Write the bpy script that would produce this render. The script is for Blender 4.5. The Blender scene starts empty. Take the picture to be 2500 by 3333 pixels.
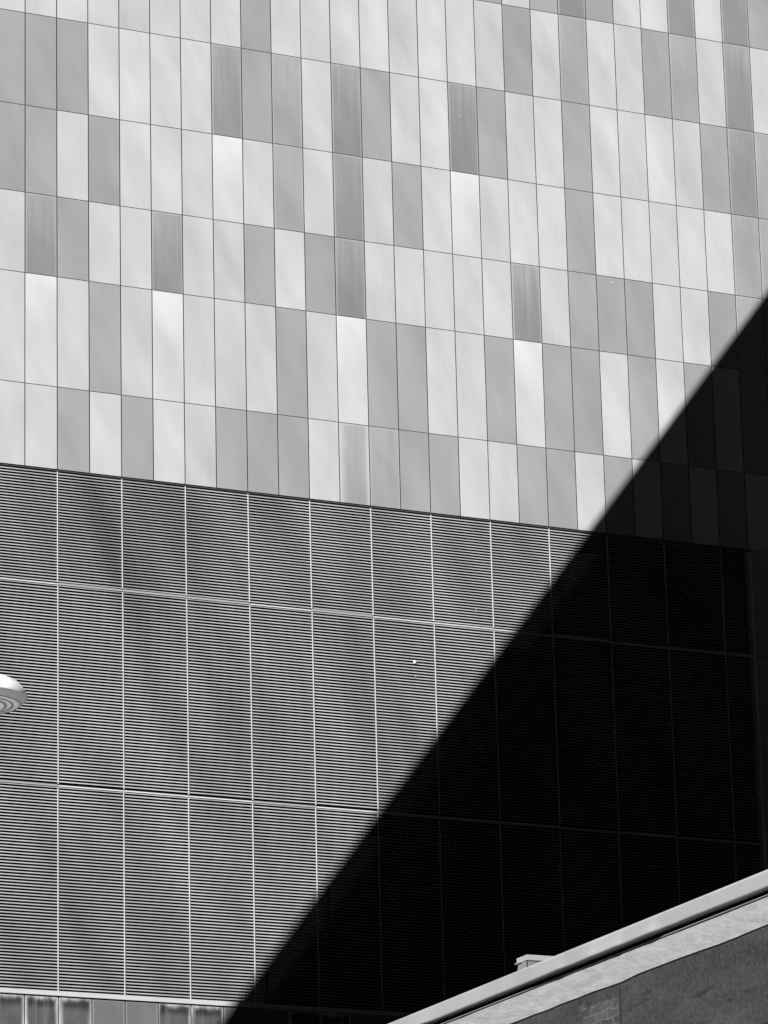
import bpy, bmesh, math, random
from mathutils import Vector, Matrix
R = math.radians
scene = bpy.context.scene
COL = scene.collection

# ---------------------------------------------------------------- camera
cam_data = bpy.data.cameras.new("camera")
cam_data.lens = 13871.816 / 3333.0 * 36.0
cam_data.sensor_width = 36.0
cam_data.clip_start = 0.5
cam_data.clip_end = 3000.0
cam = bpy.data.objects.new("camera", cam_data)
COL.objects.link(cam)
r_ = Vector((0.90132173, -0.43249875, -0.02374821))
u_ = Vector((-0.10433603, -0.2699937, 0.95719245))
f_ = Vector((0.4203964, 0.86026056, 0.28847639))
mat = Matrix((r_, u_, -f_)).transposed().to_4x4()
mat.translation = Vector((-25.21524484, -65.63667617, 1.6))
cam.matrix_world = mat
scene.camera = cam

# ---------------------------------------------------------------- light
SUN_A, SUN_H = R(50), R(35)          # azimuth to the left of the facade's normal, elevation
sun_dir = Vector((-math.cos(SUN_H) * math.sin(SUN_A), -math.cos(SUN_H) * math.cos(SUN_A), math.sin(SUN_H)))
world = bpy.data.worlds.new("World")
scene.world = world
world.use_nodes = True
nt = world.node_tree
bg = nt.nodes["Background"]
sky = nt.nodes.new("ShaderNodeTexSky")
sky.sky_type = 'NISHITA'
sky.sun_disc = False
sky.sun_elevation = SUN_H
sky.sun_rotation = math.atan2(sun_dir.x, sun_dir.y)
sep = nt.nodes.new("ShaderNodeSeparateColor")      # black and white picture through a deep red filter: blue light counts for nothing
nt.links.new(sky.outputs[0], sep.inputs[0])
flt = nt.nodes.new("ShaderNodeMath")
flt.operation = 'MULTIPLY_ADD'
nt.links.new(sep.outputs[2], flt.inputs[0])
flt.inputs[1].default_value = -2.0
nt.links.new(sep.outputs[0], flt.inputs[2])
clp = nt.nodes.new("ShaderNodeMath")
clp.operation = 'MAXIMUM'
nt.links.new(flt.outputs[0], clp.inputs[0])
clp.inputs[1].default_value = 0.0
nt.links.new(clp.outputs[0], bg.inputs["Color"])
bg.inputs["Strength"].default_value = 0.05
sun_data = bpy.data.lights.new("sun", 'SUN')
sun_data.energy = 5.0
sun_data.angle = R(0.09)
sun_data.color = (1, 1, 1)
sun = bpy.data.objects.new("sun", sun_data)
sun.rotation_euler = sun_dir.to_track_quat('Z', 'Y').to_euler()
sun.location = (0, 0, 120)
COL.objects.link(sun)
scene.view_settings.view_transform = 'Standard'
scene.view_settings.look = 'None'
scene.view_settings.exposure = 0.42
scene.view_settings.gamma = 1.0
scene.view_settings.use_curve_mapping = False

# ---------------------------------------------------------------- helpers
rnd = random.Random(7)


def box(bm, x0, x1, y0, y1, z0, z1, mi=0):
    vs = [bm.verts.new(p) for p in ((x0, y0, z0), (x1, y0, z0), (x1, y1, z0), (x0, y1, z0),
                                    (x0, y0, z1), (x1, y0, z1), (x1, y1, z1), (x0, y1, z1))]
    for f in ((0, 3, 2, 1), (4, 5, 6, 7), (0, 1, 5, 4), (1, 2, 6, 5), (2, 3, 7, 6), (3, 0, 4, 7)):
        fc = bm.faces.new([vs[i] for i in f])
        fc.material_index = mi


def prism(bm, pts, z0, z1, mi=0):
    n = len(pts)
    a = [bm.verts.new((p[0], p[1], z0)) for p in pts]
    b = [bm.verts.new((p[0], p[1], z1)) for p in pts]
    bm.faces.new(a[::-1]).material_index = mi
    bm.faces.new(b).material_index = mi
    for i in range(n):
        j = (i + 1) % n
        bm.faces.new((a[i], a[j], b[j], b[i])).material_index = mi


def lathe(bm, prof, seg=72, mi=0, smooth=True):
    rings = []
    for (r, z) in prof:
        if r < 1e-6:
            rings.append([bm.verts.new((0, 0, z))])
        else:
            rings.append([bm.verts.new((r * math.cos(2 * math.pi * i / seg), r * math.sin(2 * math.pi * i / seg), z)) for i in range(seg)])
    for k in range(len(rings) - 1):
        A, B = rings[k], rings[k + 1]
        for i in range(seg):
            j = (i + 1) % seg
            if len(A) == 1:
                f = bm.faces.new((A[0], B[i], B[j]))
            elif len(B) == 1:
                f = bm.faces.new((A[i], A[j], B[0]))
            else:
                f = bm.faces.new((A[i], A[j], B[j], B[i]))
            f.smooth = smooth
            f.material_index = mi


def tube(bm, p0, p1, r0, r1, seg=20):
    p0, p1 = Vector(p0), Vector(p1)
    q = (p1 - p0).to_track_quat('Z', 'Y').to_matrix()
    A, B = [], []
    for i in range(seg):
        d = q @ Vector((math.cos(2 * math.pi * i / seg), math.sin(2 * math.pi * i / seg), 0))
        A.append(bm.verts.new(p0 + d * r0))
        B.append(bm.verts.new(p1 + d * r1))
    for i in range(seg):
        j = (i + 1) % seg
        bm.faces.new((A[i], A[j], B[j], B[i])).smooth = True
    bm.faces.new(A[::-1])
    bm.faces.new(B)


def obj(name, bm, mats, parent=None, loc=(0, 0, 0), label=None):
    bmesh.ops.recalc_face_normals(bm, faces=bm.faces[:])
    me = bpy.data.meshes.new(name)
    bm.to_mesh(me)
    bm.free()
    for m in (mats if isinstance(mats, (list, tuple)) else [mats]):
        me.materials.append(m)
    o = bpy.data.objects.new(name, me)
    COL.objects.link(o)
    o.location = loc
    if parent is not None:
        o.parent = parent
    if label:
        o['label'] = label
    return o


def thing(name, label, cat, loc=(0, 0, 0), rz=0.0, group=None):
    o = bpy.data.objects.new(name, None)
    COL.objects.link(o)
    o.location = loc
    o.rotation_euler = (0, 0, rz)
    o.empty_display_size = 0.5
    o['label'] = label
    o['category'] = cat
    if group:
        o['group'] = group
    return o


# ---------------------------------------------------------------- materials
class NT:
    def __init__(s, name):
        s.m = bpy.data.materials.new(name)
        s.m.use_nodes = True
        s.t = s.m.node_tree
        s.b = s.t.nodes["Principled BSDF"]

    def n(s, typ, **kw):
        nd = s.t.nodes.new(typ)
        for k, v in kw.items():
            setattr(nd, k, v)
        return nd

    def lk(s, a, b):
        s.t.links.new(a, b)

    def math(s, op, a, b=None, c=None, clamp=False):
        nd = s.n("ShaderNodeMath", operation=op, use_clamp=clamp)
        for i, v in enumerate((a, b, c)):
            if v is None:
                continue
            if hasattr(v, "links"):
                s.lk(v, nd.inputs[i])
            else:
                nd.inputs[i].default_value = v
        return nd.outputs[0]

    def ramp(s, v, lo, hi, a=0.0, b=1.0, smooth=True):
        nd = s.n("ShaderNodeMapRange", interpolation_type='SMOOTHSTEP' if smooth else 'LINEAR')
        s.lk(v, nd.inputs[0])
        for i, x in zip((1, 2, 3, 4), (lo, hi, a, b)):
            nd.inputs[i].default_value = x
        return nd.outputs[0]

    def mix(s, f, a, b):
        nd = s.n("ShaderNodeMix", data_type='FLOAT')
        for i, v in zip((0, 2, 3), (f, a, b)):
            if hasattr(v, "links"):
                s.lk(v, nd.inputs[i])
            else:
                nd.inputs[i].default_value = v
        return nd.outputs[0]

    def noise(s, vec, scale=(1, 1, 1), off=None, detail=3.0, rough=0.5, dist=0.0, color=False, rot=(0, 0, 0)):
        mp = s.n("ShaderNodeMapping")
        mp.inputs["Scale"].default_value = scale
        if any(rot):
            pre = s.n("ShaderNodeMapping")
            pre.inputs["Rotation"].default_value = rot
            s.lk(vec, pre.inputs[0])
            vec = pre.outputs[0]
        s.lk(vec, mp.inputs[0])
        v = mp.outputs[0]
        if off is not None:
            ad = s.n("ShaderNodeVectorMath", operation='ADD')
            s.lk(v, ad.inputs[0])
            s.lk(off, ad.inputs[1])
            v = ad.outputs[0]
        nz = s.n("ShaderNodeTexNoise")
        nz.inputs["Scale"].default_value = 1.0
        nz.inputs["Detail"].default_value = detail
        nz.inputs["Roughness"].default_value = rough
        nz.inputs["Distortion"].default_value = dist
        s.lk(v, nz.inputs["Vector"])
        return nz.outputs["Color" if color else "Fac"]

    def wobble(s, vec, scale, amt, off=None, rot=(0, 0, 0), detail=1.0):
        """sheet metal that is not quite flat: the surface normal drifts slowly"""
        c = s.noise(vec, scale, off, detail=detail, color=True, rot=rot)
        sb = s.n("ShaderNodeVectorMath", operation='SUBTRACT')
        s.lk(c, sb.inputs[0])
        sb.inputs[1].default_value = (0.5, 0.5, 0.5)
        sc = s.n("ShaderNodeVectorMath", operation='SCALE')
        s.lk(sb.outputs[0], sc.inputs[0])
        sc.inputs[3].default_value = amt
        g = s.n("ShaderNodeNewGeometry")
        ad = s.n("ShaderNodeVectorMath", operation='ADD')
        s.lk(g.outputs["Normal"], ad.inputs[0])
        s.lk(sc.outputs[0], ad.inputs[1])
        nm = s.n("ShaderNodeVectorMath", operation='NORMALIZE')
        s.lk(ad.outputs[0], nm.inputs[0])
        s.lk(nm.outputs[0], s.b.inputs["Normal"])

    def gray(s, v):
        cb = s.n("ShaderNodeCombineColor")
        for i in range(3):
            if hasattr(v, "links"):
                s.lk(v, cb.inputs[i])
            else:
                cb.inputs[i].default_value = v
        s.lk(cb.outputs[0], s.b.inputs["Base Color"])

    def done(s, rough=0.5, metal=0.0, spec=0.5):
        s.b.inputs["Roughness"].default_value = rough
        s.b.inputs["Metallic"].default_value = metal
        s.b.inputs["Specular IOR Level"].default_value = spec
        return s.m


CW = 0.6            # panel module


def obj_off(m):
    """a different piece of the pattern on each panel"""
    oi = m.n("ShaderNodeObjectInfo")
    v = m.math('MULTIPLY', oi.outputs["Random"], 57.0)
    cb = m.n("ShaderNodeCombineXYZ")
    for i in range(3):
        m.lk(v, cb.inputs[i])
    return cb.outputs[0], oi.outputs["Random"]


def panel_mat(name, base, var=0.06, streak=0.0, streak_to=0.6, top=0.0, rim=0.0, rough=0.55, spread=0.05, dark_streak=0.0, side=0.0):
    m = NT(name)
    tc = m.n("ShaderNodeTexCoord").outputs["Object"]
    off, rv = obj_off(m)
    sp = m.n("ShaderNodeSeparateXYZ")
    m.lk(tc, sp.inputs[0])
    x, z = sp.outputs[0], sp.outputs[2]          # x from the left edge, z = 0 at the top edge, negative below
    cl = m.noise(tc, (1.6, 1, 0.8), off, detail=4, rough=0.55)
    fine = m.noise(tc, (14, 1, 0.9), off, detail=3)
    v = m.math('MULTIPLY_ADD', m.math('SUBTRACT', cl, 0.5), var * 2, base)
    v = m.math('MULTIPLY_ADD', m.math('SUBTRACT', fine, 0.5), var * 0.7, v)
    grain = m.noise(tc, (160, 160, 160), off, detail=1)
    v = m.math('MULTIPLY_ADD', m.math('SUBTRACT', grain, 0.5), 0.05 * base, v)
    v = m.math('MULTIPLY_ADD', m.math('SUBTRACT', rv, 0.5), spread, v)
    if streak > 0:
        st = m.noise(tc, (22, 1, 0.55), off, detail=3, rough=0.6)
        st = m.ramp(st, 0.25, 0.8)
        length = m.noise(tc, (9, 1, 0.01), off, detail=2)
        reach = m.math('MULTIPLY', length, -1.5)
        d = m.math('SUBTRACT', z, reach)             # > 0 above the end of the run
        run = m.ramp(d, -0.9, 0.95)
        run = m.math('POWER', run, 1.6)
        f = m.math('MULTIPLY', m.math('MULTIPLY_ADD', st, 0.55, 0.35), run)
        v = m.mix(m.math('MULTIPLY', f, streak), v, streak_to)
    if top > 0:
        f = m.ramp(m.math('MULTIPLY_ADD', cl, 0.35, z), -1.0, 0.5)
        v = m.mix(m.math('MULTIPLY', f, top), v, 0.80)
    if dark_streak > 0:
        st = m.ramp(m.noise(tc, (22, 1, 0.35), off, detail=3), 0.62, 0.8)
        v = m.math('MULTIPLY', v, m.math('MULTIPLY_ADD', st, -dark_streak, 1.0))
    if side > 0:
        wv = m.noise(tc, (0.5, 1, 1.6), off, detail=2)
        f = m.ramp(m.math('MULTIPLY_ADD', wv, 0.12, x), 0.03, 0.22, 1.0, 0.0)
        f2 = m.ramp(m.math('MULTIPLY_ADD', wv, -0.12, x), 0.42, 0.55, 0.0, 1.0)
        v = m.mix(m.math('MULTIPLY', m.math('MAXIMUM', f, f2), side), v, streak_to)
    if rim > 0:
        e = m.math('MINIMUM', x, m.math('SUBTRACT', CW, x))
        e = m.math('MINIMUM', e, m.math('MULTIPLY', z, -1.0))
        f = m.ramp(e, 0.012, 0.05, 1.0, 0.0)
        v = m.mix(m.math('MULTIPLY', f, rim), v, streak_to)
    m.gray(v)
    m.wobble(tc, (1.7, 1, 0.6), 0.32, off, rot=(0, R(22), 0), detail=2.0)
    return m.done(rough, 0.0, 0.12)


M_PALE = panel_mat("pale_panel_paint", 0.60, var=0.05, streak=0.16, streak_to=0.72, dark_streak=0.03)  # mottled tone partly imitates cloudy reflections in its colour
M_WHITE = panel_mat("bleached_panel_paint", 0.63, var=0.04, top=0.9, streak=0.2, streak_to=0.8, rim=0.25, spread=0.02)
M_GREY = panel_mat("grey_panel_paint", 0.385, var=0.018, streak=0.05, streak_to=0.55, rim=0.05, spread=0.03)
M_SOFT = panel_mat("washed_grey_panel_paint", 0.385, var=0.03, streak=0.32, streak_to=0.58, rim=0.45, spread=0.02)
M_SIDE = panel_mat("side_washed_grey_panel_paint", 0.40, var=0.03, streak=0.3, streak_to=0.62, rim=0.6, spread=0.02, side=0.9)
M_DARK = panel_mat("stained_dark_panel_paint", 0.285, var=0.02, streak=0.7, streak_to=0.48, rim=0.8, spread=0.03, dark_streak=0.05)
M_DARK2 = panel_mat("heavily_streaked_panel_paint", 0.27, var=0.05, streak=0.95, streak_to=0.5, rim=0.8, spread=0.0, dark_streak=0.35)

m = NT("dirty_glossy_base_panel")
tc = m.n("ShaderNodeTexCoord").outputs["Object"]
off, rv = obj_off(m)
sp = m.n("ShaderNodeSeparateXYZ")
m.lk(tc, sp.inputs[0])
x, z = sp.outputs[0], sp.outputs[2]
e = m.math('MINIMUM', x, m.math('SUBTRACT', CW, x))
e = m.math('MINIMUM', m.math('MULTIPLY', e, 1.4), m.math('MULTIPLY', z, -1.0))
wob = m.noise(tc, (6, 1, 1.4), off, detail=3)
e = m.math('MULTIPLY_ADD', m.math('SUBTRACT', wob, 0.5), -0.22, e)
f = m.math('POWER', m.ramp(e, -0.03, 0.14, 1.0, 0.0), 2.0)
band = m.ramp(z, -0.26, -0.12, 0.12, 0.05)
cl = m.noise(tc, (5, 1, 2.5), off, detail=4)
v = m.math('MULTIPLY', band, m.math('MULTIPLY_ADD', cl, 1.2, 0.4))
v = m.mix(m.ramp(m.noise(tc, (9, 1, 0.3), off, detail=3), 0.52, 0.8), v, 0.30)
v = m.mix(f, v, 0.78)
m.gray(v)
m.wobble(tc, (1.4, 1, 1), 0.05, off)
M_BASE_D = m.done(0.35, 0, 0.4)
M_BASE_G = panel_mat("plain_base_panel_paint", 0.18, var=0.03, streak=0.12, streak_to=0.42, rim=0.5, spread=0.02)


def simple(name, base, rough=0.6, metal=0.0, var=0.0, scale=(6, 6, 6), wob=0.0, wscale=(0.5, 1, 0.3), rot=(0, 0, 0), spec=0.4, world=False):
    m = NT(name)
    tc = m.n("ShaderNodeNewGeometry").outputs["Position"] if world else m.n("ShaderNodeTexCoord").outputs["Object"]
    if var > 0:
        n = m.noise(tc, scale, detail=5)
        m.gray(m.math('MULTIPLY_ADD', m.math('SUBTRACT', n, 0.5), var * 2, base))
    else:
        m.gray(base)
    if wob:
        m.wobble(tc, wscale, wob, rot=rot, detail=2.0)
    return m.done(rough, metal, spec)


M_VOID = simple("cavity_shade_black", 0.004, 0.95, spec=0.05)  # near-black colour stands for deep shade behind the louvres and under the coping
M_JOINT = simple("dark_joint_gasket", 0.03, 0.9, spec=0.1)
M_HJOINT = simple("horizontal_joint_channel", 0.12, 0.8, spec=0.2)
M_SLAT = simple("slat_aluminium", 0.45, 0.5, var=0.05, scale=(3, 3, 1.2), wob=1.15, wscale=(0.9, 1, 0.26), rot=(0, R(20), 0), world=True)
M_TRIM = simple("frame_aluminium", 0.66, 0.45, var=0.04, scale=(4, 4, 4), wob=0.12, wscale=(0.6, 1, 0.4))
M_TRIMM = simple("dulled_frame_aluminium", 0.55, 0.5, var=0.06, scale=(1.5, 4, 4), wob=0.3)
M_TRIMG = simple("grey_frame_aluminium", 0.30, 0.5, var=0.04)
M_FLASH = simple("dark_grey_flashing", 0.16, 0.6, var=0.04)  # dark grey flashing strip under the panels
M_SPECK = simple("white_dropping", 0.9, 0.8)

# ---------------------------------------------------------------- the ground
bm = bmesh.new()
for y0, y1 in ((-1500, 1500),):
    vs = [bm.verts.new(p) for p in ((-1500, y0, 0), (1500, y0, 0), (1500, y1, 0), (-1500, y1, 0))]
    bm.faces.new(vs)
o = obj("ground", bm, simple("asphalt", 0.011, 0.95, var=0.006, scale=(2, 2, 2), spec=0.02))
o['kind'] = 'structure'
bm = bmesh.new()
box(bm, -60, 60, -4.0, 0.35, -0.1, 0.13)
o = obj("pavement", bm, simple("paving", 0.08, 0.9, spec=0.05, var=0.03, scale=(1.5, 1.5, 1.5)))
o['kind'] = 'structure'

bm = bmesh.new()
box(bm, -29, -6.6, -58, -36, -0.1, 0.02)  # unseen pale paving, added to bounce light up under the lamp head
o = obj("bounce_plaza", bm, simple("pale_bounce_paving", 0.6, 0.9, spec=0.05, var=0.05, scale=(1.5, 1.5, 1.5)))
o['kind'] = 'structure'

# ---------------------------------------------------------------- clad building
bld = thing("clad_building", "large building with pale and grey cladding panels above louvres, crossed by a diagonal shadow", "building", (0, 0, 0))
Z = dict(rm=33.919, r0=32.149, r1=30.38, r2=28.736, r3=27.234, r4=25.2, bot=23.697, A=21.647, B=18.102)
SILL_T, SILL_B = 14.580, 14.500
X0, X1 = -30.0, 42.0
ZTOP = 44.0

bm = bmesh.new()
box(bm, X0, X1, 0.30, 26.0, 0.13, ZTOP)
obj("building_core", bm, M_VOID, bld)
# backing sheets right behind the panels: they show as the dark joints
bm = bmesh.new()
box(bm, X0, X1, 0.012, 0.30, Z['bot'], ZTOP - 0.01)
box(bm, X0, X1, 0.012, 0.30, 0.14, SILL_B)
box(bm, 14.46, X1, 0.012, 0.30, SILL_B + 0.001, Z['bot'] - 0.001)
obj("joint_backing", bm, M_JOINT, bld)
# horizontal joint channels
for k, zz in (('rm', Z['rm']), ('r0', Z['r0']), ('r1', Z['r1']), ('r2', Z['r2']), ('r3', Z['r3']), ('r4', Z['r4'])):
    bm = bmesh.new()
    box(bm, X0 + 0.01, 24.0, 0.006, 0.05, zz - 0.008, zz + 0.008)
    obj("joint_strip", bm, M_HJOINT, bld)

GV, GH = 0.0115, 0.0070


def panel(name, col, ztop, zbot, mt, parent=bld, label=None):
    """col is the module number: it spans (col-1)*CW .. col*CW"""
    x0 = (col - 1) * CW
    bm = bmesh.new()
    box(bm, GV, CW - GV, 0.0, 0.03, -(ztop - zbot) + GH, -GH)
    return obj(name, bm, mt, parent, (x0, 0, ztop), label)


KIND = {'p': ("pale_panel", M_PALE), 'w': ("bleached_panel", M_WHITE), 'g': ("grey_panel", M_GREY),
        's': ("washed_grey_panel", M_SOFT), 'S': ("washed_grey_panel", M_SIDE), 'd': ("stained_dark_panel", M_DARK), 'D': ("streaked_dark_panel", M_DARK2)}
#        columns 0 ...                26
ROWS = [('top', 'rm', "ppggpppgpppgpppgg" + "pgdgppdpdg"),
        ('rm', 'r0', "ppppppppgppppppp" + "pgpsppgspdp"),
        ('r0', 'r1', "gggppppdgspdgppdg" + "ppgppppgdsp"),
        ('r1', 'r2', "ggpgpppwpspdpgpwp" + "ppgpppppssg"),
        ('r2', 'r3', "pdgppdppgpgdppppp" + "Dpgggppgsgp"),
        ('r3', 'r4', "pwpgpwpppgpwggppg" + "wggpgpgpgpg"),
        ('r4', 'bot', "pagpgppgggpSsggpp".replace('a', 'p') + "ggpgpgpgpgp")]
Z['top'] = Z['rm'] + 1.77
for a, b, s in ROWS:
    for c, k in enumerate(s):
        if a == 'top' and c < 16:
            continue
        nm, mt = KIND[k]
        panel(nm, c, Z[a], Z[b], mt)

# the cladding that carries on outside the photograph's edges
mats = [M_PALE, M_GREY, M_DARK]
bm = bmesh.new()
lv = [Z['top'] + i * 1.77 for i in range(6, -1, -1)] + [Z[k] for k in ('rm', 'r0', 'r1', 'r2', 'r3', 'r4', 'bot')]
lv = [min(q, ZTOP) for q in lv]
for i in range(len(lv) - 1):
    if lv[i] - lv[i + 1] < 0.1:
        continue
    for c in range(int(X0 / CW) + 1, int(X1 / CW) + 1):
        inside = 0 <= c <= 26
        if inside and (lv[i] <= Z['rm'] + 0.01 or (c >= 16 and lv[i] <= Z['top'] + 0.01)):
            continue
        box(bm, (c - 1) * CW + GV, c * CW - GV, 0.0, 0.03, lv[i + 1] + GH, lv[i] - GH, rnd.choice((0, 0, 1, 1, 0, 2)))
for c in range(25, int(X1 / CW) + 1):
    zz = Z['bot']
    for h in (2.05, 3.545, 3.55):
        xa = 14.475 if c == 25 else (c - 1) * CW + GV
        box(bm, xa, c * CW - GV, 0.0, 0.03, zz - h + GH, zz - GH, 1)
        zz -= h
nb = 0
for c in range(int(X0 / CW) + 1, int(X1 / CW) + 1):
    for i in range(8):
        zt = SILL_B - 1.8 * i
        if i == 0 and 0 <= c <= 14:
            continue
        box(bm, (c - 1) * CW + GV, c * CW - GV, 0.0, 0.03, max(zt - 1.8, 0.2) + GH, zt - GH, 1)
o = obj("surrounding_cladding", bm, mats, bld)
o['kind'] = 'stuff'

# base panels below the sill
BASE = "DDDggDDggDDgggg"
for c, k in enumerate(BASE):
    x0 = (c - 1) * CW
    bm = bmesh.new()
    box(bm, GV, CW - GV, -0.002, 0.03, -1.8 + GH, -0.014)
    if k == 'D':
        obj("dirty_base_panel", bm, M_BASE_D, bld, (x0, 0, SILL_B), "dark dirty base panel with whitish washed edges")
    else:
        obj("base_panel", bm, M_BASE_G, bld, (x0, 0, SILL_B))

# flashing under the panels, sill under the louvres
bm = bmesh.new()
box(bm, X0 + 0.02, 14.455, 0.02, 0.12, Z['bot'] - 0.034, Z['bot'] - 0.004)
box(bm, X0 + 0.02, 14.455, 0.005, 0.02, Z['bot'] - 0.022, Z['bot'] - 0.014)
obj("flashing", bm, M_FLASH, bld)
bm = bmesh.new()
box(bm, X0 + 0.02, 14.455, -0.025, 0.12, SILL_B, SILL_T)
obj("sill", bm, M_TRIM, bld)
bm = bmesh.new()
box(bm, 14.40, 14.458, -0.012, 0.14, SILL_T + 0.001, Z['bot'] - 0.036)
obj("end_jamb", bm, M_TRIM, bld)

# louvre bays: two modules wide, three tiers
tiers = [(Z['bot'] - 0.036, Z['A'] + 0.022, 38), (Z['A'] - 0.026, Z['B'] + 0.022, 65), (Z['B'] - 0.026, SILL_T + 0.004, 65)]
MUL = 0.0065


def slats(w, h, n, first_gap):
    bm = bmesh.new()
    pitch = h / n
    hh = pitch * 0.385
    t = 0.006
    for i in range(n):
        zt = -(i + (0.42 if first_gap else 0.0)) * pitch
        if zt - hh < -h + 0.002:
            break
        # a folded blade: upright face with a short return raking back and down behind it
        y0 = 0.002
        vs = [bm.verts.new(p) for p in ((MUL, y0 + 0.007, zt), (w - MUL, y0 + 0.007, zt), (w - MUL, y0, zt - hh), (MUL, y0, zt - hh),
                                        (MUL, y0 + 0.007 + t, zt), (w - MUL, y0 + 0.007 + t, zt), (w - MUL, y0 + t, zt - hh), (MUL, y0 + t, zt - hh))]
        for f in ((3, 2, 1, 0), (4, 5, 6, 7), (0, 1, 5, 4), (1, 2, 6, 5), (2, 3, 7, 6), (3, 0, 4, 7)):
            bm.faces.new([vs[q] for q in f])
    return bm


proto = {}
for bi, k in enumerate(list(range(-7, 23, 2)) + [23]):
    x0 = k * CW
    w = CW * 2 if k < 23 else CW
    for ti, (zt, zb, n) in enumerate(tiers):
        key = (ti, w)
        if key not in proto:
            proto[key] = obj("louvre_bay", slats(w, zt - zb, n, ti == 0), M_SLAT, bld, (x0, 0, zt))
            cur = proto[key]
        else:
            cur = proto[key].copy()
            COL.objects.link(cur)
            cur.parent = bld
            cur.location = (x0, 0, zt)
    # mullion at the left edge of the bay, a little out of line from tier to tier
    bm = bmesh.new()
    for ti, (zt, zb, n) in enumerate(tiers):
        dx = (0.0, 0.004, -0.002)[ti]
        box(bm, -MUL + dx, MUL + dx - 0.0005, -0.006, 0.02, zb + 0.004, zt - 0.006)
    if k > -8:
        obj("mullion", bm, M_TRIM, bld, (x0, 0, 0))
    # transoms between the tiers
    for j, zz in enumerate((Z['A'], Z['B'])):
        alt = (bi + j) % 2 if bi % 5 else (bi + j + 1) % 2
        lean = 0.006 if alt else -0.004
        dz = rnd.uniform(-0.004, 0.004)
        bm = bmesh.new()
        a0, a1 = 0.0075, w - 0.0075
        vs = [bm.verts.new(p) for p in ((a0, -0.006, zz - 0.018 + dz), (a1, -0.006, zz - 0.018 + dz), (a1, 0.10, zz - 0.018 + dz), (a0, 0.10, zz - 0.018 + dz),
                                        (a0, -0.006 + lean, zz + 0.006 + dz), (a1, -0.006 + lean, zz + 0.006 + dz), (a1, 0.10, zz + 0.006 + dz), (a0, 0.10, zz + 0.006 + dz))]
        for f in ((0, 3, 2, 1), (4, 5, 6, 7), (0, 1, 5, 4), (1, 2, 6, 5), (2, 3, 7, 6), (3, 0, 4, 7)):
            bm.faces.new([vs[q] for q in f])
        obj("transom", bm, M_TRIM if alt else M_TRIMM, bld, (x0, 0, 0))
        if not alt:
            bm = bmesh.new()
            box(bm, a0, a1, 0.004, 0.10, zz + 0.010 + dz, zz + 0.019 + dz)
            obj("transom_lip", bm, M_TRIMG, bld, (x0, 0, 0))

# white specks stuck to the facade
for (x, z_, s) in ((7.394, 20.882, 0.032), (7.40, 20.62, 0.010), (10.156, 17.388, 0.014), (11.728, 28.633, 0.013), (0.103, 28.32, 0.009),
                   (8.65, 21.98, 0.009), (8.65, 21.93, 0.008), (0.255, 14.52, 0.014), (8.63, 31.51, 0.010), (8.635, 31.60, 0.006)):
    bm = bmesh.new()
    bmesh.ops.create_icosphere(bm, subdivisions=2, radius=s)
    for v in bm.verts:
        v.co.y *= 0.35
        v.co += Vector((rnd.uniform(-1, 1), 0, rnd.uniform(-1, 1))) * s * 0.18
    obj("dropping", bm, M_SPECK, bld, (x, -0.012 if z_ < 24 else -0.002, z_))

# ---------------------------------------------------------------- unseen slab tower, added to cast the diagonal shadow on the facade
LM, LB = 1.2685, 9.7395                      # the shadow's edge on the facade: z = LM * x + LB
x1, Yt = 16.9, 29.0
P1 = Vector((x1, 0, LM * x1 + LB)) + sun_dir * (Yt / -sun_dir.y)
pp = math.tan(SUN_A) + math.tan(SUN_H) / math.cos(SUN_A) / LM
edir = Vector((-pp, -1, 0))
ln = edir.length * 22
H = P1.z
ang = math.atan2(-edir.y, -edir.x)           # local +x runs from the far end towards P1
tw = thing("unseen_shadow_tower", "unseen grey slab tower with rows of windows, added to cast the diagonal shadow", "tower", (P1.x + edir.x * 22, P1.y + edir.y * 22, 0), ang)
# local frame: x along the slab 0..ln, y = 0 is the face turned to the clad building, negative y behind
bm = bmesh.new()
box(bm, 0, ln, -3.5, 0.0, 0, H)
obj("tower_wall", bm, simple("tower_concrete", 0.08, 0.9, spec=0.05, var=0.03, scale=(0.3, 0.3, 0.3)), tw)
m_g = simple("tower_glass", 0.03, 0.1, spec=0.5)
m_fr = simple("tower_window_frame", 0.2, 0.6)
for fl in range(1, int(H // 3.6)):
    bm = bmesh.new()
    x = 1.2
    while x < ln - 2.2:
        box(bm, x, x + 1.9, 0.002, 0.03, fl * 3.6 + 1.0, fl * 3.6 + 2.7)
        box(bm, x, x + 1.9, -3.53, -3.502, fl * 3.6 + 1.0, fl * 3.6 + 2.7)
        x += 2.7
    obj("window_row", bm, m_g, tw)

# ---------------------------------------------------------------- old rendered brick building in the lower right corner
TH = R(-1.3)
old = thing("brick_building", "old rendered brick building with concrete parapet band and metal coping, in the lower right corner", "building", (-6, -30, 0), TH)
# local x = 0 is its long face (it looks towards -x), local y runs along the face
YA, YB = -34.0, 16.0                          # near end, far end
m = NT("worn_render")
tc = m.n("ShaderNodeTexCoord").outputs["Object"]
big = m.noise(tc, (1, 0.55, 2.4), detail=5, rough=0.6)
fine = m.noise(tc, (30, 30, 30), detail=3, rough=0.7)
v = m.math('MULTIPLY_ADD', m.math('SUBTRACT', big, 0.5), 0.075, 0.05)
v = m.math('MULTIPLY_ADD', m.math('SUBTRACT', fine, 0.5), 0.10, v)
dk = m.ramp(m.noise(tc, (1, 1.6, 8.0), detail=4), 0.60, 0.72)
v = m.math('MULTIPLY', v, m.math('MULTIPLY_ADD', dk, -0.45, 1.0))
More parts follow.
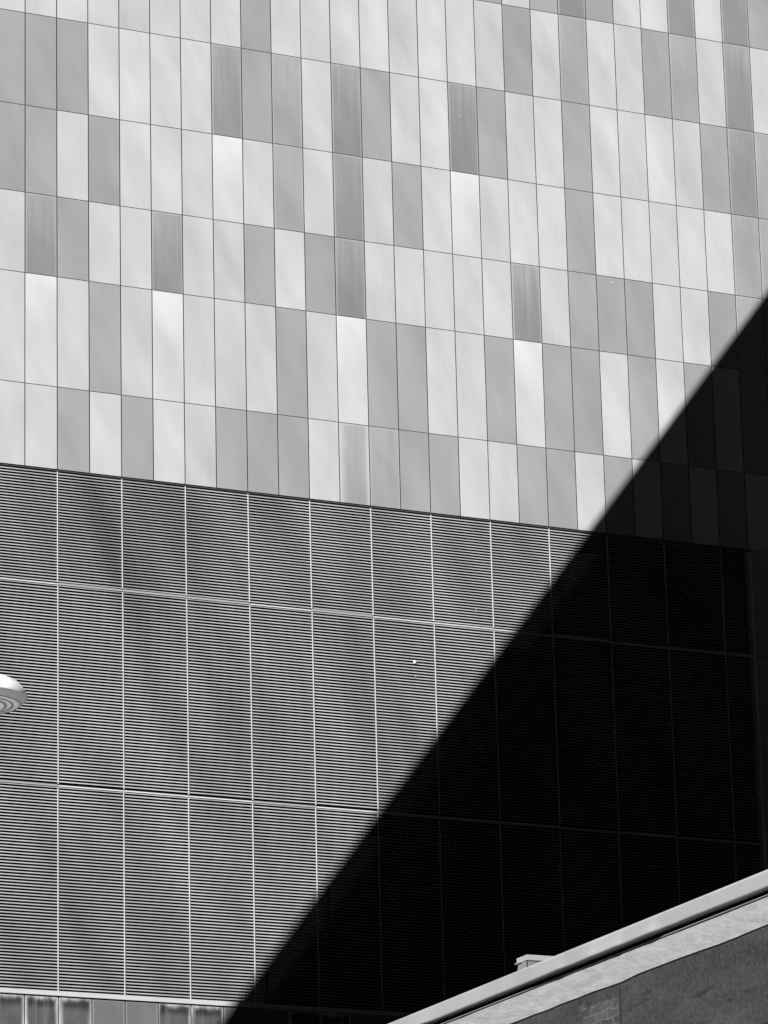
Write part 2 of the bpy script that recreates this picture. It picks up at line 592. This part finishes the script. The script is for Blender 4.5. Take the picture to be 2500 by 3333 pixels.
# a patch where the render has come off and the brick courses show
sp = m.n("ShaderNodeSeparateXYZ")
m.lk(tc, sp.inputs[0])
yy, zz_ = sp.outputs[1], sp.outputs[2]
cbv = m.n("ShaderNodeCombineXYZ")
m.lk(yy, cbv.inputs[0])
m.lk(zz_, cbv.inputs[1])
bn = m.n("ShaderNodeTexNoise")
bn.inputs["Scale"].default_value = 9.0
m.lk(tc, bn.inputs["Vector"])
wrp = m.n("ShaderNodeVectorMath", operation='MULTIPLY_ADD')
m.lk(bn.outputs["Color"], wrp.inputs[0])
wrp.inputs[1].default_value = (0.09, 0.07, 0.0)
m.lk(cbv.outputs[0], wrp.inputs[2])
br = m.n("ShaderNodeTexBrick")
br.inputs["Scale"].default_value = 1.0
br.inputs["Brick Width"].default_value = 0.225
br.inputs["Row Height"].default_value = 0.078
br.inputs["Mortar Size"].default_value = 0.010
br.inputs["Mortar Smooth"].default_value = 0.6
br.inputs["Color1"].default_value = (0.05, 0.05, 0.05, 1)
br.inputs["Color2"].default_value = (0.085, 0.085, 0.085, 1)
br.inputs["Mortar"].default_value = (0.12, 0.12, 0.12, 1)
m.lk(wrp.outputs[0], br.inputs["Vector"])
pn = m.noise(tc, (5, 5, 7), detail=3)
py = m.math('MULTIPLY', m.ramp(m.math('MULTIPLY_ADD', pn, 0.5, yy), -0.85, -0.72), m.ramp(m.math('MULTIPLY_ADD', pn, 0.4, yy), -0.22, -0.08, 1.0, 0.0))
pz = m.ramp(m.math('MULTIPLY_ADD', pn, 0.3, zz_), 8.84, 8.9, 1.0, 0.0)
v = m.mix(m.math('MULTIPLY', py, pz), v, br.outputs["Color"])
m.gray(v)
bp = m.n("ShaderNodeBump")
bp.inputs["Strength"].default_value = 0.5
bp.inputs["Distance"].default_value = 0.012
m.lk(m.math('MULTIPLY_ADD', fine, 0.5, big), bp.inputs["Height"])
m.lk(bp.outputs[0], m.b.inputs["Normal"])
M_RENDER = m.done(0.95, 0, 0.15)

m = NT("weathered_concrete_band")
tc = m.n("ShaderNodeTexCoord").outputs["Object"]
st = m.noise(tc, (1, 3.0, 14.0), detail=6, rough=0.65, rot=(R(-9), 0, 0))
fine = m.noise(tc, (40, 40, 40), detail=3, rough=0.7)
v = m.math('MULTIPLY_ADD', m.math('SUBTRACT', st, 0.5), 0.38, 0.34)
v = m.math('MULTIPLY_ADD', m.math('SUBTRACT', fine, 0.5), 0.16, v)
ck = m.ramp(m.noise(tc, (1, 2.6, 26), detail=5, rough=0.7, dist=0.6, rot=(R(-9), 0, 0)), 0.70, 0.76)
v = m.math('MULTIPLY', v, m.math('MULTIPLY_ADD', ck, -0.55, 1.0))
m.gray(v)
bp = m.n("ShaderNodeBump")
bp.inputs["Strength"].default_value = 0.6
bp.inputs["Distance"].default_value = 0.015
m.lk(st, bp.inputs["Height"])
m.lk(bp.outputs[0], m.b.inputs["Normal"])
M_CONC = m.done(0.9, 0, 0.2)
M_COPE = simple("coping_metal", 0.56, 0.33, metal=0.35, var=0.02, scale=(3, 3, 3), wob=0.35, wscale=(1, 1.5, 0.25), spec=0.6)

ZC = 8.838
bm = bmesh.new()
box(bm, 0.012, 16, YA, YB, 0.0, ZC)
wall = obj("rendered_wall", bm, M_RENDER, old)
bm = bmesh.new()
ny = 160
prev = None
rr = random.Random(3)
for i in range(ny + 1):
    y = YA + (YB - YA) * i / ny
    ring = [bm.verts.new((0.0, y, ZC + rr.uniform(-0.008, 0.010))), bm.verts.new((0.0, y, 9.082 + rr.uniform(-0.002, 0.002))),
            bm.verts.new((16, y, 9.082)), bm.verts.new((16, y, ZC))]
    if prev:
        for q in range(4):
            bm.faces.new((prev[q], prev[(q + 1) % 4], ring[(q + 1) % 4], ring[q]))
    prev = ring
    if i == 0 or i == ny:
        bm.faces.new(ring)
obj("concrete_band", bm, M_CONC, old)
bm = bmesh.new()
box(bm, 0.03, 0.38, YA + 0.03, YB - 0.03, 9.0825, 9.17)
obj("coping_shade_strip", bm, M_VOID, old)  # black strip paints the shade below the coping's overhang
bm = bmesh.new()
box(bm, -0.004, 0.03, YA + 0.03, YB - 0.03, 9.098, 9.104)
obj("drip_strip", bm, M_TRIMG, old)
bm = bmesh.new()
# folded sheet: straight along its top edge, buckled outwards here and there along its bottom edge
BUCK = [(3.04, 0.030, 0.20), (-0.07, 0.026, 0.12), (-0.75, 0.016, 0.13), (-1.28, 0.022, 0.14), (-1.99, 0.034, 0.17), (-6.2, 0.02, 0.2), (7.5, 0.02, 0.2)]


def buckle(y, t):
    d = 0.0
    for (yc, amp, wd) in BUCK:
        q = (y - yc) / wd
        # steep on the near side, easing back slowly on the far side
        d += amp * (1 / (1 + math.exp(-4 * max(q, -20.0)))) * math.exp(-max(0.0, q - 0.3) / 3.5)
    return -d * t ** 1.5


n = 1200
prev = None
for i in range(n + 1):
    y = YA - 0.05 + (YB - YA + 0.1) * i / n
    pts = [(0.40, 9.15), (0.40, 9.305), (-0.044, 9.305), (-0.05, 9.299)]
    for k in range(1, 7):
        t = k / 6
        pts.append((-0.05 + buckle(y, t), 9.299 - 0.149 * t))
    ring = [bm.verts.new((px, y, pz_)) for px, pz_ in pts]
    if prev:
        for q in range(len(ring)):
            f = bm.faces.new((prev[q], prev[(q + 1) % len(ring)], ring[(q + 1) % len(ring)], ring[q]))
            f.smooth = 3 <= q < 9
    if i in (0, n):
        bm.faces.new(ring)
    prev = ring
obj("coping", bm, M_COPE, old)
bm = bmesh.new()
box(bm, 0.41, 16.0, YA, YB, 9.0827, 9.18)
obj("roof", bm, simple("roof_felt", 0.03, 0.9, spec=0.02), old)
# joints and a slot in the wall face
bm = bmesh.new()
box(bm, 0.006, 0.013, -1.122, -1.104, 7.4, ZC - 0.005)
obj("wall_crack", bm, M_JOINT, old)
bm = bmesh.new()
box(bm, 0.004, 0.013, -0.299, -0.283, ZC - 0.068, ZC - 0.004)
obj("weep_slot", bm, M_JOINT, old)
# window openings further down the face
for wy in (-5.08, -8.6, -12.1, 3.4, 6.9):
    bm = bmesh.new()
    box(bm, 0.0, 0.02, wy, wy + 1.3, 6.0, 7.99)
    w_ = obj("window", bm, simple("window_dark_glass", 0.01, 0.15), old)
    bm = bmesh.new()
    box(bm, -0.012, 0.02, wy + 0.62, wy + 0.67, 6.0, 7.985)
    box(bm, -0.03, 0.02, wy - 0.1, wy + 1.4, 5.9, 5.998)
    obj("frame", bm, M_TRIMG, w_)

# vent box behind the parapet
vent = thing("roof_vent", "small weathered metal vent box with overhanging lid, poking up behind the metal coping", "vent", (-6, -30, 0), TH)
VX, VY = 0.10, 0.99
bm = bmesh.new()
box(bm, VX, VX + 0.60, VY, VY + 0.19, 9.306, 9.435)
for v in bm.verts:
    if v.co.z < 9.37:
        v.co.x -= 0.02 if v.co.x < VX + 0.1 else 0
obj("vent_body", bm, simple("vent_sheet", 0.20, 0.6, var=0.07, scale=(9, 9, 9)), vent)
bm = bmesh.new()
box(bm, VX - 0.005, VX + 0.63, VY - 0.012, VY + 0.215, 9.436, 9.49)
box(bm, VX - 0.02, VX, VY + 0.10, VY + 0.235, 9.432, 9.442)
bmesh.ops.bevel(bm, geom=bm.edges[:], offset=0.002, segments=1, affect='EDGES')
obj("vent_lid", bm, simple("vent_lid_sheet", 0.38, 0.6, var=0.06, scale=(7, 7, 7)), vent)
bm = bmesh.new()
box(bm, VX - 0.004, VX + 0.004, VY - 0.004, VY + 0.006, 9.32, 9.434)
obj("corner_seam", bm, M_JOINT, vent)

# ---------------------------------------------------------------- street lamp, its head just inside the left edge
LX, LY, LZ = -15.88776265, -40.46180944, 8.42012911
lamp = thing("street_lamp", "street lamp with round white disc head at the left edge, in front of the louvres", "street lamp", (LX - 2.2, LY, 0))
M_LW = simple("lamp_white_shell", 0.97, 0.35, var=0.02)
M_LG = simple("lamp_grey_rim", 0.55, 0.5, var=0.03)
M_TRIMD = simple("dark_groove_grey", 0.28, 0.8)  # darker grey puts the underside grooves' shade into the rings' colour
M_LU = simple("lamp_underside", 0.85, 0.6, var=0.05)
bm = bmesh.new()
lathe(bm, [(0.338, 0.037), (0.338, 0.052), (0.326, 0.078), (0.306, 0.108), (0.290, 0.118), (0.283, 0.134), (0.24, 0.155), (0.17, 0.172), (0.08, 0.182), (0.0, 0.185)], 96)
hd = obj("lamp_shell", bm, M_LW, lamp, (2.2, 0, LZ))
bm = bmesh.new()
lathe(bm, [(0.337, 0.038), (0.330, 0.030), (0.302, 0.0), (0.296, -0.002)], 96)
obj("rim", bm, M_LG, hd)
bm = bmesh.new()
lathe(bm, [(0.295, 0.0), (0.272, -0.004), (0.268, 0.004), (0.258, 0.004), (0.252, -0.006), (0.12, -0.012), (0.118, -0.004), (0.112, -0.004), (0.0, -0.004)], 96)
obj("underside", bm, M_LU, hd)
for (ra, rb, zz) in ((0.296, 0.288, -0.003), (0.247, 0.238, -0.0085)):
    bm = bmesh.new()
    lathe(bm, [(ra, zz + 0.002), (ra, zz - 0.003), (rb, zz - 0.003), (rb, zz + 0.002)], 96)
    obj("groove_ring", bm, M_TRIMD, hd)
bm = bmesh.new()
lathe(bm, [(0.205, -0.010), (0.200, -0.018), (0.19, -0.012), (0.0, -0.012)], 96)
obj("lens_ring", bm, M_TRIMD, hd)
bm = bmesh.new()
lathe(bm, [(0.188, -0.013), (0.17, -0.026), (0.1, -0.034), (0.0, -0.037)], 96)
obj("lens", bm, simple("lamp_lens", 1.0, 0.6), hd)
bm = bmesh.new()
bmesh.ops.create_uvsphere(bm, u_segments=12, v_segments=8, radius=0.009)
obj("screw", bm, M_LW, hd, (0.302, -0.14, 0.012))
bm = bmesh.new()
tube(bm, (0, 0, 0), (0, 0, LZ + 0.3), 0.09, 0.05)
obj("pole", bm, simple("lamp_pole_paint", 0.3, 0.5), lamp)
bm = bmesh.new()
tube(bm, (0, 0, LZ + 0.12), (1.92, 0, LZ + 0.10), 0.035, 0.03)
obj("arm", bm, M_LW, lamp)
bm = bmesh.new()
lathe(bm, [(0.0, 0.0), (0.17, 0.0), (0.17, 0.03), (0.10, 0.05), (0.10, 0.5), (0.0, 0.5)], 32)
obj("pole_base", bm, M_LG, lamp)
